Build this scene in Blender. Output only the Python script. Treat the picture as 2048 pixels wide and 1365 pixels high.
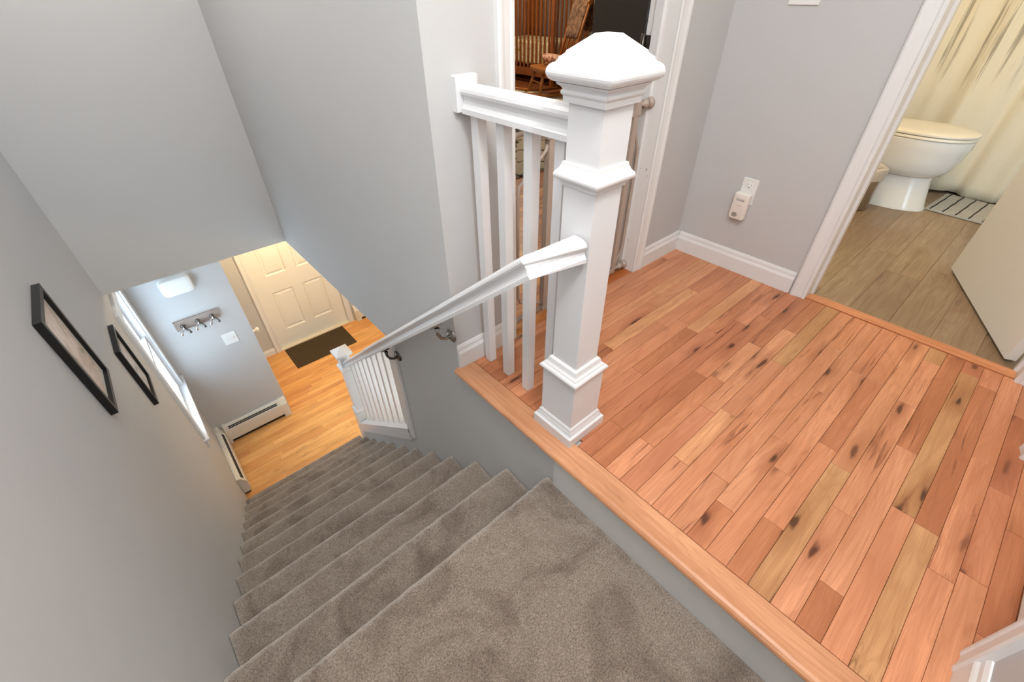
import bpy, bmesh, math, random
from mathutils import Vector, Matrix, noise
for o in list(bpy.data.objects): bpy.data.objects.remove(o)
SC = bpy.context.scene
COL = SC.collection
rng = random.Random(7)
PI = math.pi

# ------------------------------------------------------------------ camera, world, lights, exposure
cam = bpy.data.cameras.new('camera'); cam_o = bpy.data.objects.new('camera', cam); COL.objects.link(cam_o)
cam_o.location = (-.6685, -.5441, 1.1574); cam_o.rotation_euler = (.8883, .0102, -.7191)
cam.sensor_width = 36; cam.lens = 877.3 * 36 / 2048; cam.clip_start = .02
SC.camera = cam_o

world = bpy.data.worlds.new('daylight'); SC.world = world; world.use_nodes = True
bg = world.node_tree.nodes['Background']
bg.inputs[0].default_value = (.62, .82, 1, 1); bg.inputs[1].default_value = 7.5

def area(name, loc, rot, size, power, color, size_y=None, shape='DISK', spread=PI):
    l = bpy.data.lights.new(name, 'AREA'); l.shape = shape; l.size = size
    if size_y: l.size_y = size_y
    l.energy = power; l.color = color; l.spread = spread
    o = bpy.data.objects.new(name, l); COL.objects.link(o); o.location = loc; o.rotation_euler = rot
    return o
def point(name, loc, r, power, color):
    l = bpy.data.lights.new(name, 'POINT'); l.shadow_soft_size = r; l.energy = power; l.color = color
    o = bpy.data.objects.new(name, l); COL.objects.link(o); o.location = loc
    return o
area('hall_light', (-.36, -.70, 2.30), (0, 0, 0), .32, 20, (1, .975, .95))
area('stairwell_light', (-.53, 1.75, 2.30), (0, 0, 0), .36, 12, (1, .95, .90))
area('bounce_flash', (-.45, -.62, 1.28), (PI-.30, 0, 0), .25, 40, (.95, .975, 1), spread=2.7)
point('foyer_lamp', (.42, 3.95, -.42), .08, 30, (1, .70, .34))
point('baluster_warm_fill', (1.0, .85, -.7), .12, 14, (1, .74, .42))  # added warm fill aimed at the lower balusters; no lamp known there
point('bathroom_lamp', (2.05, .20, 1.95), .12, 25, (1, .76, .42))
point('bedroom_lamp', (3.3, 4.2, 2.0), .12, 60, (1, .82, .58))

SC.view_settings.view_transform = 'Standard'; SC.view_settings.look = 'None'
SC.view_settings.exposure = 0.15; SC.view_settings.gamma = 1; SC.view_settings.use_curve_mapping = False

# ------------------------------------------------------------------ materials
def srgb(r, g, b):
    f = lambda c: (c/255/12.92) if c/255 <= .04045 else ((c/255+.055)/1.055)**2.4
    return (f(r), f(g), f(b), 1)
class NT:
    def __init__(s, name):
        s.m = bpy.data.materials.new(name); s.m.use_nodes = True; s.t = s.m.node_tree
        s.b = s.t.nodes['Principled BSDF']
    def n(s, typ, **kw):
        x = s.t.nodes.new(typ)
        for k, v in kw.items():
            if k in x.inputs.keys(): x.inputs[k].default_value = v
            else: setattr(x, k, v)
        return x
    def l(s, a, ao, b, bi): s.t.links.new(a.outputs[ao], b.inputs[bi])
    def math(s, op, a, b=None, c=None):
        x = s.t.nodes.new('ShaderNodeMath'); x.operation = op
        for i, v in enumerate((a, b, c)):
            if v is None: continue
            if isinstance(v, (int, float)): x.inputs[i].default_value = v
            else: s.t.links.new(v, x.inputs[i])
        return x.outputs[0]
    def mix(s, fac, a, b, blend='MIX'):
        x = s.t.nodes.new('ShaderNodeMix'); x.data_type = 'RGBA'; x.blend_type = blend
        for i, v in ((0, fac), (6, a), (7, b)):
            if isinstance(v, (int, float, tuple)): x.inputs[i].default_value = v
            else: s.t.links.new(v, x.inputs[i])
        return x.outputs[2]
    def ramp(s, fac, stops):
        x = s.t.nodes.new('ShaderNodeValToRGB'); e = x.color_ramp.elements
        while len(e) < len(stops): e.new(.5)
        for i, (p, c) in enumerate(stops):
            e[i].position = p; e[i].color = c if isinstance(c, tuple) else (c, c, c, 1)
        s.t.links.new(fac, x.inputs[0]); return x.outputs[0]
    def coords(s, scale=(1, 1, 1), kind='Object', offset=False):
        tc = s.t.nodes.new('ShaderNodeTexCoord'); v = tc.outputs[kind]
        if offset:
            oi = s.t.nodes.new('ShaderNodeObjectInfo'); sc = s.t.nodes.new('ShaderNodeVectorMath'); sc.operation = 'MULTIPLY_ADD'
            cm = s.t.nodes.new('ShaderNodeCombineXYZ')
            for i in range(3): s.t.links.new(oi.outputs['Random'], cm.inputs[i])
            s.t.links.new(cm.outputs[0], sc.inputs[0]); sc.inputs[1].default_value = (37, 91, 53); s.t.links.new(v, sc.inputs[2]); v = sc.outputs[0]
        mp = s.t.nodes.new('ShaderNodeVectorMath'); mp.operation = 'MULTIPLY'; mp.inputs[1].default_value = scale
        s.t.links.new(v, mp.inputs[0]); return mp.outputs[0]
    def noise(s, vec, scale=1, detail=4, rough=.55, dist=0):
        x = s.t.nodes.new('ShaderNodeTexNoise'); x.inputs['Scale'].default_value = scale; x.inputs['Detail'].default_value = detail
        x.inputs['Roughness'].default_value = rough; x.inputs['Distortion'].default_value = dist
        s.t.links.new(vec, x.inputs['Vector']); return x.outputs[0]
    def bump(s, h, strength, dist):
        x = s.t.nodes.new('ShaderNodeBump'); x.inputs['Strength'].default_value = strength; x.inputs['Distance'].default_value = dist
        s.t.links.new(h, x.inputs['Height']); s.t.links.new(x.outputs[0], s.b.inputs['Normal'])
    def color(s, v):
        if isinstance(v, tuple): s.b.inputs['Base Color'].default_value = v
        else: s.t.links.new(v, s.b.inputs['Base Color'])
    def set(s, **kw):
        for k, v in kw.items(): s.b.inputs[k].default_value = v
        return s
def plain(name, col, rough=.5, metal=0, bump=None, **kw):
    t = NT(name); t.color(col); t.set(Roughness=rough, Metallic=metal, **kw)
    if bump: t.bump(t.noise(t.coords(), bump[0], 3), bump[1], bump[2])
    return t.m
def paint(name, col, var=.04, rough=.6, scale=320, b=.12):
    t = NT(name); v = t.coords()
    f = t.noise(v, 2.2, 3)
    dark = tuple(c*(1-var) for c in col[:3]) + (1,)
    t.color(t.mix(f, dark, col)); t.set(Roughness=rough)
    t.bump(t.noise(v, scale, 2), b, .001)
    return t.m
M = {}
M['wall'] = paint('grey_wall_paint', srgb(199, 199, 199))
M['riserwall'] = paint('pale_riser_paint', srgb(214, 214, 212), rough=.4)
M['ceil'] = paint('ceiling_paint', srgb(240, 239, 236))
M['beige'] = paint('lamplit_wall_paint', srgb(225, 215, 195))  # beige tint puts the warm lamplight into the wall colour
M['trim'] = paint('white_trim_paint', srgb(230, 230, 230), var=.015, rough=.32, scale=60, b=.04)
M['white'] = plain('white_gloss_paint', srgb(224, 224, 226), .28)
M['doorwhite'] = plain('white_door_paint', srgb(236, 235, 230), .35)
M['cream'] = plain('cream_enamel', srgb(226, 219, 205), .35)
M['plastic'] = plain('white_plastic', srgb(236, 236, 234), .35)
M['ivory'] = plain('ivory_plastic', srgb(236, 230, 222), .4)
M['black'] = plain('black_frame_paint', srgb(22, 20, 21), .4)
M['slot'] = plain('dark_slot', srgb(20, 20, 24), .8)
M['chrome'] = plain('chrome', (.75, .75, .76, 1), .12, 1)
M['nickel'] = plain('brushed_nickel', (.40, .385, .36, 1), .25, 1)
M['bronze'] = plain('dark_nickel', (.16, .15, .14, 1), .3, 1)
M['taupe'] = plain('taupe_gate_enamel', srgb(176, 160, 148), .4)
M['rubber'] = plain('dark_rubber', srgb(40, 38, 38), .7)
M['char'] = paint('charcoal_door_paint', srgb(44, 44, 48), var=.1, rough=.6, scale=200, b=.2)
M['porcelain'] = plain('porcelain', srgb(236, 232, 224), .12)
M['seam'] = plain('seat_plastic', srgb(240, 232, 214), .25)
M['steel'] = plain('bin_steel', (.5, .49, .47, 1), .3, 1)
M['bag'] = plain('bin_liner', srgb(214, 206, 198), .4)
M['brass'] = plain('brass', (.72, .55, .28, 1), .25, 1)
t = NT('chipped_trim_paint'); v = t.coords(); f = t.noise(t.coords((70, 70, 22)), 1, 2, .5); g_ = t.noise(v, 3.5, 1)
t.color(t.mix(t.math('MULTIPLY', t.ramp(f, [(.715, 0.0), (.735, 1.0)]), t.ramp(g_, [(.45, 0.0), (.55, 1.0)])), srgb(236, 234, 232), srgb(70, 52, 46))); t.set(Roughness=.35); M['chipped'] = t.m
M['glow'] = plain('lamp_glass', srgb(250, 246, 236), .3)
M['glow'].node_tree.nodes['Principled BSDF'].inputs['Emission Color'].default_value = (1, .93, .82, 1)
M['glow'].node_tree.nodes['Principled BSDF'].inputs['Emission Strength'].default_value = 1.5
# window glass: mostly clear
t = NT('window_glass'); tr = t.n('ShaderNodeBsdfTransparent'); gl = t.n('ShaderNodeBsdfGlossy', Roughness=.03); mx = t.n('ShaderNodeMixShader')
mx.inputs[0].default_value = .06; t.l(tr, 0, mx, 1); t.l(gl, 0, mx, 2); t.l(mx, 0, t.t.nodes['Material Output'], 0); M['glass'] = t.m

def wood(name, rough=.38, knots=1.0, streak=1.0, axis=0, tint=None, grain=1.0, coat=0.0):
    """oak-like board; tone from the object's own colour, figure from its random offset"""
    t = NT(name)
    def ax(a, b, c): return (a, b, c) if axis == 0 else (b, a, c)
    oi = t.n('ShaderNodeObjectInfo')
    base = oi.outputs['Color'] if tint is None else tint
    fine = t.noise(t.coords(ax(9, 330, 120), offset=True), 1, 3, .65)
    med = t.noise(t.coords(ax(1.6, 40, 12), offset=True), 1, 5, .62, .5)
    tone = t.noise(t.coords(ax(2.2, 7, 3), offset=True), 1, 2, .5)
    cath = t.noise(t.coords(ax(1.1, 9, 3), offset=True), 1, 2, .45, .5)
    rings = t.math('SINE', t.math('MULTIPLY', cath, 95.0))
    dk = t.mix(1.0, base, (.66, .53, .44, 1), 'MULTIPLY')
    lt = t.mix(1.0, base, (1.08, 1.08, 1.08, 1), 'MULTIPLY')
    c = t.mix(t.ramp(tone, [(.30, 0.0), (.62, 1.0)]), t.mix(.5, base, dk), lt)
    c = t.mix(t.math('MULTIPLY', t.ramp(med, [(.30, 1.0), (.58, 0.0)]), .55*grain), c, dk)
    c = t.mix(t.math('MULTIPLY', t.ramp(rings, [(.35, 0.0), (.95, 1.0)]), .26*grain), c, dk)
    c = t.mix(t.math('MULTIPLY', t.ramp(fine, [(.40, 1.0), (.56, 0.0)]), .34*grain), c, dk)
    if streak:
        sk = t.noise(t.coords(ax(2.6, 44, 10), offset=True), 1.2, 4, .6, 1.0); gate = t.noise(t.coords(ax(1.5, 5, 3), offset=True), 1, 1)
        m_ = t.math('MULTIPLY', t.ramp(sk, [(.58, 0.0), (.68, 1.0)]), t.ramp(gate, [(.50, 0.0), (.58, 1.0)]))
        c = t.mix(t.math('MULTIPLY', m_, .80*streak), c, t.mix(1.0, base, (.26, .14, .09, 1), 'MULTIPLY'))
    if knots:
        v = t.n('ShaderNodeTexVoronoi'); v.feature = 'F1'; v.voronoi_dimensions = '2D'; v.inputs['Scale'].default_value = 1; v.inputs['Randomness'].default_value = 1
        vec = t.coords(ax(2.3, 9.5, 0.01), offset=True)
        wob = t.n('ShaderNodeVectorMath', operation='MULTIPLY_ADD')
        nz = t.n('ShaderNodeTexNoise', Scale=3.0); t.t.links.new(vec, nz.inputs['Vector'])
        t.l(nz, 'Color', wob, 0); wob.inputs[1].default_value = (.30, .30, 0); t.t.links.new(vec, wob.inputs[2])
        t.l(wob, 0, v, 'Vector')
        halo = t.ramp(v.outputs['Distance'], [(.07, 1.0), (.34, 0.0)])
        core = t.ramp(v.outputs['Distance'], [(.04, 1.0), (.10, 0.0)])
        kg = t.ramp(t.math('FRACT', t.math('MULTIPLY', oi.outputs['Random'], 17.3)), [(.45, .12), (.70, 1.0)])
        c = t.mix(t.math('MULTIPLY', t.math('MULTIPLY', halo, kg), .55*knots), c, t.mix(1.0, base, (.42, .27, .19, 1), 'MULTIPLY'))
        c = t.mix(t.math('MULTIPLY', t.math('MULTIPLY', core, kg), .92*knots), c, t.mix(1.0, base, (.11, .06, .04, 1), 'MULTIPLY'))
    t.color(c); t.set(Roughness=rough)
    if coat: t.set(**{'Coat Weight': coat, 'Coat Roughness': .15})
    t.bump(fine, .08, .0006)
    return t.m
M['hallwood'] = wood('hall_oak', .36, 1.0, 1.0)
M['lowwood'] = wood('foyer_oak', .3, .25, .2, grain=.55)
M['nosing'] = wood('oak_nosing', .3, .15, .25, axis=1, tint=srgb(214, 158, 118))
M['vinyl'] = wood('grey_brown_vinyl', .45, .35, .5, tint=None, grain=1.2)
M['crib'] = wood('honey_crib_wood', .4, 0, .2, tint=srgb(150, 84, 30))
M['chairwood'] = wood('chair_wood', .38, 0, .2, tint=srgb(176, 112, 52))
M['greyboard'] = wood('weathered_board', .6, .3, .6, tint=srgb(168, 158, 152))

def carpet(name, base, dark, size=1.0, foot=.85, sheen=.9):
    t = NT(name); v = t.coords(kind='Object')
    tuft = t.noise(v, 230/size, 3, .75); patch = t.noise(v, 5.0, 4, .6, 1.0); speck = t.noise(v, 520/size, 2, .6); mid = t.noise(v, 38, 3, .6)
    c = t.mix(t.ramp(tuft, [(.30, 0.0), (.66, 1.0)]), dark, base)
    c = t.mix(t.math('MULTIPLY', t.ramp(patch, [(.46, 0.0), (.64, 1.0)]), foot), c, t.mix(1.0, c, (.58, .53, .50, 1), 'MULTIPLY'))
    c = t.mix(t.math('MULTIPLY', t.ramp(mid, [(.40, 0.0), (.70, 1.0)]), .30), c, t.mix(1.0, c, (.68, .64, .61, 1), 'MULTIPLY'))
    c = t.mix(t.math('MULTIPLY', t.ramp(speck, [(.32, 1.0), (.44, 0.0)]), .45), c, t.mix(1.0, c, (.45, .42, .40, 1), 'MULTIPLY'))
    t.color(c); t.set(Roughness=.95); t.b.inputs['Sheen Weight'].default_value = sheen; t.b.inputs['Sheen Roughness'].default_value = .32; t.b.inputs['Sheen Tint'].default_value = (1, .95, .88, 1)
    t.bump(t.math('ADD', tuft, t.math('MULTIPLY', speck, .6)), .9, .005)
    return t.m
M['carpet'] = carpet('grey_brown_carpet', srgb(176, 160, 145), srgb(96, 84, 75))
# curtain with brushed vertical streaks above a plain hem
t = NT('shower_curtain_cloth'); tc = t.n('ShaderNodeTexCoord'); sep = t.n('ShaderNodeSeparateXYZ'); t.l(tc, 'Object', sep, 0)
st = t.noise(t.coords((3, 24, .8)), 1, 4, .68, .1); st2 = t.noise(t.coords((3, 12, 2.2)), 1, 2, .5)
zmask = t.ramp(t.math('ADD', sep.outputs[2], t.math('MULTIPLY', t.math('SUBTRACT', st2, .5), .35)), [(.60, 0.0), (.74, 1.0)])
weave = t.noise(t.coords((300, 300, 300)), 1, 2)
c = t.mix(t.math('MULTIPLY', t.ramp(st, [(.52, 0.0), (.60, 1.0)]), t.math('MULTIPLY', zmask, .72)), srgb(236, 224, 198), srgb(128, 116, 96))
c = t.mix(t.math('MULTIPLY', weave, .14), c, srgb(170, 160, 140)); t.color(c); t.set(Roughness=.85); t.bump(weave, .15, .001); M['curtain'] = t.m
# doormat
t = NT('brown_mat'); v = t.coords((1, 1, 1)); w = t.n('ShaderNodeTexChecker', Scale=55.0); rot = t.n('ShaderNodeVectorRotate', Angle=PI/4); t.t.links.new(v, rot.inputs['Vector']); t.l(rot, 0, w, 'Vector')
t.color(t.mix(t.math('MULTIPLY', w.outputs[1], .35), srgb(60, 46, 30), srgb(112, 92, 62))); t.set(Roughness=.95); t.bump(t.noise(v, 500, 2), .8, .003); M['mat'] = t.m
# bath mat: off-white weave, the stripes are separate geometry
M['bathmat'] = carpet('offwhite_weave', srgb(226, 220, 208), srgb(200, 192, 178), .6, .1, .2)
M['stripe'] = plain('dark_yarn', srgb(52, 48, 48), .9)
# shag rug with dark broken lines
t = NT('shag_rug'); v = t.coords(); tuft = t.noise(v, 60, 3, .7)
sx = t.n('ShaderNodeSeparateXYZ'); t.t.links.new(v, sx.inputs[0]); wob = t.noise(v, 9, 2)
def lines(expr): return t.ramp(t.math('ABSOLUTE', t.math('SUBTRACT', t.math('FRACT', expr), .5)), [(.03, 1.0), (.055, 0.0)])
a = t.math('ADD', t.math('MULTIPLY', t.math('ADD', sx.outputs[0], sx.outputs[1]), 2.2), t.math('MULTIPLY', wob, .22))
b = t.math('ADD', t.math('MULTIPLY', t.math('SUBTRACT', sx.outputs[0], sx.outputs[1]), 1.3), t.math('MULTIPLY', wob, .25))
ln = t.math('MAXIMUM', lines(a), lines(b))
c = t.mix(tuft, srgb(186, 172, 150), srgb(232, 222, 204)); c = t.mix(t.math('MULTIPLY', ln, .9), c, srgb(30, 27, 27)); t.color(c); t.set(Roughness=1); t.bump(tuft, 1, .02); M['shag'] = t.m
# mattress print, throw, pillow
t = NT('crib_sheet'); v = t.coords(); f = t.noise(v, 14, 3, .6, 1.0); t.color(t.mix(t.ramp(f, [(.5, 0.0), (.62, 1.0)]), srgb(240, 228, 196), srgb(196, 176, 110))); t.set(Roughness=.9); M['sheet'] = t.m
t = NT('brown_throw'); v = t.coords(); f = t.noise(v, 22, 4, .7, .6); t.color(t.mix(t.ramp(f, [(.35, 0.0), (.65, 1.0)]), srgb(70, 50, 40), srgb(160, 124, 98))); t.set(Roughness=1); t.bump(f, .8, .01); M['throw'] = t.m
t = NT('pink_pillow'); v = t.coords(); f = t.noise(v, 26, 3, .6); t.color(t.mix(t.ramp(f, [(.45, 0.0), (.6, 1.0)]), srgb(214, 176, 156), srgb(150, 88, 76))); t.set(Roughness=.9); M['pillow'] = t.m
# prints in the frames: soft landscape washes
def print_mat(name, a, b, c3):
    t = NT(name); v = t.coords((1, 2.2, 5)); f = t.noise(v, 3.2, 4, .6, 1.2); g = t.noise(t.coords((1, 5, 3)), 4, 3, .6, .5)
    c = t.mix(t.ramp(f, [(.45, 0.0), (.60, 1.0)]), a, b); c = t.mix(t.ramp(g, [(.58, 0.0), (.68, 1.0)]), c, c3); t.color(c); t.set(Roughness=.35); return t.m
M['print1'] = print_mat('wash_print', srgb(226, 206, 194), srgb(200, 178, 160), srgb(164, 150, 130))
M['print2'] = print_mat('grey_wash_print', srgb(214, 204, 198), srgb(178, 170, 168), srgb(150, 128, 104))
M['matboard'] = plain('mat_board', srgb(214, 212, 200), .7)

# ------------------------------------------------------------------ mesh helpers
class MB:
    def __init__(s): s.bm = bmesh.new()
    def quadstrip(s, rings, closed=True, cap=True, smooth=False):
        vs = [[s.bm.verts.new(p) for p in r] for r in rings]; n = len(vs[0])
        for a, b in zip(vs, vs[1:]):
            for i in range(n if closed else n-1):
                j = (i+1) % n
                try:
                    f = s.bm.faces.new((a[i], a[j], b[j], b[i])); f.smooth = smooth
                except ValueError: pass
        if cap and closed:
            try: s.bm.faces.new(vs[0][::-1])
            except ValueError: pass
            try: s.bm.faces.new(vs[-1])
            except ValueError: pass
        return s
    def box(s, a, b, bev=0):
        x0, y0, z0 = a; x1, y1, z1 = b
        if not bev:
            return s.quadstrip([[(x0, y0, z0), (x1, y0, z0), (x1, y1, z0), (x0, y1, z0)], [(x0, y0, z1), (x1, y0, z1), (x1, y1, z1), (x0, y1, z1)]])
        def rect(d, z): return [(x0+d, y0+d, z), (x1-d, y0+d, z), (x1-d, y1-d, z), (x0+d, y1-d, z)]
        return s.quadstrip([rect(bev, z0), rect(0, z0+bev), rect(0, z1-bev), rect(bev, z1)])
    def obox(s, mat, a, b, bev=0):
        n = len(s.bm.verts); s.box(a, b, bev); s.bm.verts.ensure_lookup_table()
        for v in s.bm.verts[n:]: v.co = mat @ v.co
        return s
    def sq(s, cx, cy, prof):                       # square-plan turning: (half width, z)
        return s.quadstrip([[(cx-h, cy-h, z), (cx+h, cy-h, z), (cx+h, cy+h, z), (cx-h, cy+h, z)] for h, z in prof])
    def lathe(s, c, prof, seg=20, axis='z', smooth=True):
        rings = []
        for r, h in prof:
            ring = []
            for i in range(seg):
                a = 2*PI*i/seg; u, v = r*math.cos(a), r*math.sin(a)
                p = {'z': (u, v, h), 'x': (h, u, v), 'y': (v, h, u)}[axis]
                ring.append((c[0]+p[0], c[1]+p[1], c[2]+p[2]))
            rings.append(ring)
        return s.quadstrip(rings, smooth=smooth)
    def tube(s, pts, r, seg=10, smooth=True):
        pts = [Vector(p) for p in pts]; rs = r if isinstance(r, (list, tuple)) else [r]*len(pts); rings = []
        ref = None
        for i, p in enumerate(pts):
            d = (pts[min(i+1, len(pts)-1)] - pts[max(i-1, 0)]).normalized()
            if ref is None: ref = d.orthogonal().normalized()
            ref = (ref - d*ref.dot(d)).normalized(); w = d.cross(ref)
            rings.append([tuple(p + rs[i]*(math.cos(2*PI*k/seg)*ref + math.sin(2*PI*k/seg)*w)) for k in range(seg)])
        return s.quadstrip(rings, smooth=smooth)
    def prism(s, poly, a, b, axis='x', smooth=False):     # polygon in the two other axes, extruded along axis
        def P(u, v, w): return {'x': (w, u, v), 'y': (u, w, v), 'z': (u, v, w)}[axis]
        return s.quadstrip([[P(u, v, a) for u, v in poly], [P(u, v, b) for u, v in poly]], smooth=smooth)
    def sweep(s, prof, path):                       # prof: (side, up); mitred at the joints
        path = [Vector(p) for p in path]; ds = [(b-a).normalized() for a, b in zip(path, path[1:])]; rings = []
        def frame(d):
            sd = d.cross(Vector((0, 0, 1))).normalized(); return sd, sd.cross(d)
        for i, p in enumerate(path):
            d = ds[min(i, len(ds)-1)] if i == 0 else ds[i-1]
            sd, up = frame(d); n = d if i in (0, len(path)-1) else (ds[i-1]+ds[i]).normalized()
            ring = []
            for u, v in prof:
                q = p + sd*u + up*v; q = q - d*((q-p).dot(n)/d.dot(n)); ring.append(tuple(q))
            rings.append(ring)
        return s.quadstrip(rings)
    def build(s, name, mat, parent=None, smooth=None, loc=None):
        bm = s.bm; bmesh.ops.recalc_face_normals(bm, faces=bm.faces)
        if loc is not None:
            for v in bm.verts: v.co -= Vector(loc)
        me = bpy.data.meshes.new(name); bm.to_mesh(me); bm.free()
        me.materials.append(mat)
        if smooth is not None:
            for p in me.polygons: p.use_smooth = smooth
        o = bpy.data.objects.new(name, me); COL.objects.link(o)
        if loc is not None: o.location = loc
        if parent is not None: o.parent = parent
        return o
def tag(o, label, cat, group=None):
    o['label'] = label; o['category'] = cat
    if group: o['group'] = group
    return o
def thing(name, label, cat, loc=(0, 0, 0), rz=0, group=None):
    o = bpy.data.objects.new(name, None); COL.objects.link(o); o.empty_display_size = .05
    o.location = loc; o.rotation_euler = (0, 0, rz)
    return tag(o, label, cat, group)
def under(o, parent):                               # parent while keeping world-space mesh coordinates
    o.parent = parent; o.matrix_parent_inverse = (Matrix.Translation(parent.location) @ parent.rotation_euler.to_matrix().to_4x4()).inverted(); return o
def struct(o, label=None):
    o['kind'] = 'structure'
    if label: o['label'] = label
    return o
def smooth_angle(o, deg=35):
    for p in o.data.polygons: p.use_smooth = True
    o.data.set_sharp_from_angle(angle=math.radians(deg)) if hasattr(o.data, 'set_sharp_from_angle') else None
    return o

# ------------------------------------------------------------------ measured layout (metres; z = 0 on the upper hall floor)
W = 1.0613; YW = .5524; XO = 1.4933; HF = 2.428; YS = 2.6956; ZC = -.245
RI = .1879; GO = .2247; ZL = -.1728; YT = .0562; YH = 3.521; YD = 4.608; YB = -.962; CEIL = 2.36; SLOPE = RI/GO
YE = 1.1975                                         # end of the full wall beside the stairs

# ---- walls
m = MB(); wy0, wy1, wz0, wz1 = 2.66, 3.385, -1.50, -.42
for a, b in (((-W-.14, YB-.14, -HF-.1), (-W, wy0, CEIL+.1)), ((-W-.14, wy1, -HF-.1), (-W, YD+.14, CEIL+.1)), ((-W-.14, wy0, -HF-.1), (-W, wy1, wz0)), ((-W-.14, wy0, wz1), (-W, wy1, CEIL+.1))): m.box(a, b)
struct(m.build('wall_left', M['wall']), 'grey wall left of the stairs with two framed prints')
m = MB()
m.box((0, YB, -HF), (.118, YW, -.012)); m.box((0, YW, -HF), (.118, YE, CEIL)); m.box((0, YE, ZC), (.118, YS+.13, CEIL))
m.prism([(YE, -HF), (2.358, -HF), (2.358, -.985-SLOPE*(2.358-YE)-.045), (YE, -.985-.045)], 0, .09, 'x')
struct(m.build('wall_stairs', M['wall']), 'grey wall beside the stairs, running up to the upper hall')
m = MB(); m.box((-W, YS, ZC), (0, YS+.13, CEIL)); struct(m.build('wall_header', M['wall']), 'dark grey dropped wall across the end of the stairwell')
m = MB(); DB0, DB1 = .2925, 1.094
m.box((.118, YW, 0), (DB0-.012, YW+.12, CEIL)); m.box((DB1+.012, YW, 0), (XO+.12, YW+.12, CEIL)); m.box((DB0-.012, YW, 2.04), (DB1+.012, YW+.12, CEIL)); m.box((XO+.12, YW, 0), (5.4, YW+.12, CEIL))
struct(m.build('wall_bedroom', M['wall']), 'grey wall with the bedroom doorway')
m = MB(); BD0, BD1 = -.1448, -.8807
m.box((XO, BD0+.012, 0), (XO+.12, YW, CEIL)); m.box((XO, YB-.12, 0), (XO+.12, BD1-.012, CEIL)); m.box((XO, BD1-.012, 2.04), (XO+.12, BD0+.012, CEIL))
struct(m.build('wall_bathroom', M['wall']), 'grey wall with the outlet, beside the bathroom doorway')
m = MB(); m.box((-W, YB-.12, -HF), (.275, YB, CEIL)); m.box((1.10, YB-.12, -.2), (XO, YB, CEIL)); m.box((.275, YB-.12, 2.04), (1.10, YB, CEIL)); m.box((.275, YB-.16, -.2), (1.10, YB-.12, 2.04))
struct(m.build('wall_back', M['wall']), 'grey wall behind the landing with a white cased doorway')
m = MB(); m.box((-W-.14, YB-.14, CEIL), (XO+.12, YS+.13, CEIL+.1)); m.box((-W-.14, YS, CEIL), (5.4, 5.95, CEIL+.1)); m.box((.0, YW, CEIL), (5.4, YS, CEIL+.1)); m.box((XO, -1.5, CEIL), (4.6, YW, CEIL+.1))
struct(m.build('ceiling', M['ceil']))
m = MB(); m.box((.118, .2, ZC), (3.4, YD+.14, ZC+.18)); m.box((-W, YS+.13, ZC), (.118, YD+.14, ZC+.18)); m.box((-W, YS+.13, ZC+.17), (0.118, 5.8, -.02))
struct(m.build('ceiling_lower', M['ceil']))
# lower level
m = MB(); m.box((-W, YH, -HF), (-.375, YH+.09, ZC)); m.box((-.465, YH+.09, -HF), (-.375, YD, ZC)); struct(m.build('wall_hooks', M['wall']), 'grey lower wall with key hooks and a heater')
FD0, FD1 = -.094, .815
m = MB(); m.box((-.375, YD, -HF), (FD0-.012, YD+.14, ZC)); m.box((FD1+.012, YD, -HF), (3.4, YD+.14, ZC)); m.box((FD0-.012, YD, -HF+2.06), (FD1+.012, YD+.14, ZC)); m.box((FD0-.012, YD+.1, -HF), (FD1+.012, YD+.14, ZC))
struct(m.build('wall_front', M['wall']), 'lower wall around the white front door')
m = MB(); m.box((3.3, .1, -HF), (3.4, YD, ZC)); m.box((.118, .1, -HF), (3.3, .2, ZC)); struct(m.build('wall_lower_right', M['beige']))
# bedroom and bathroom shells
m = MB(); m.box((5.3, YW+.12, 0), (5.4, 5.95, CEIL)); m.box((.0, 5.85, 0), (5.3, 5.95, CEIL)); m.box((0, YS+.13, -.02), (.118, 5.85, CEIL)); struct(m.build('wall_bedroom_far', M['wall']))
m = MB(); m.box((XO+.12, -1.5, 0), (4.6, -1.4, CEIL)); m.box((4.5, -1.4, 0), (4.6, YW, CEIL)); struct(m.build('wall_bathroom_far', M['beige']))

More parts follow.
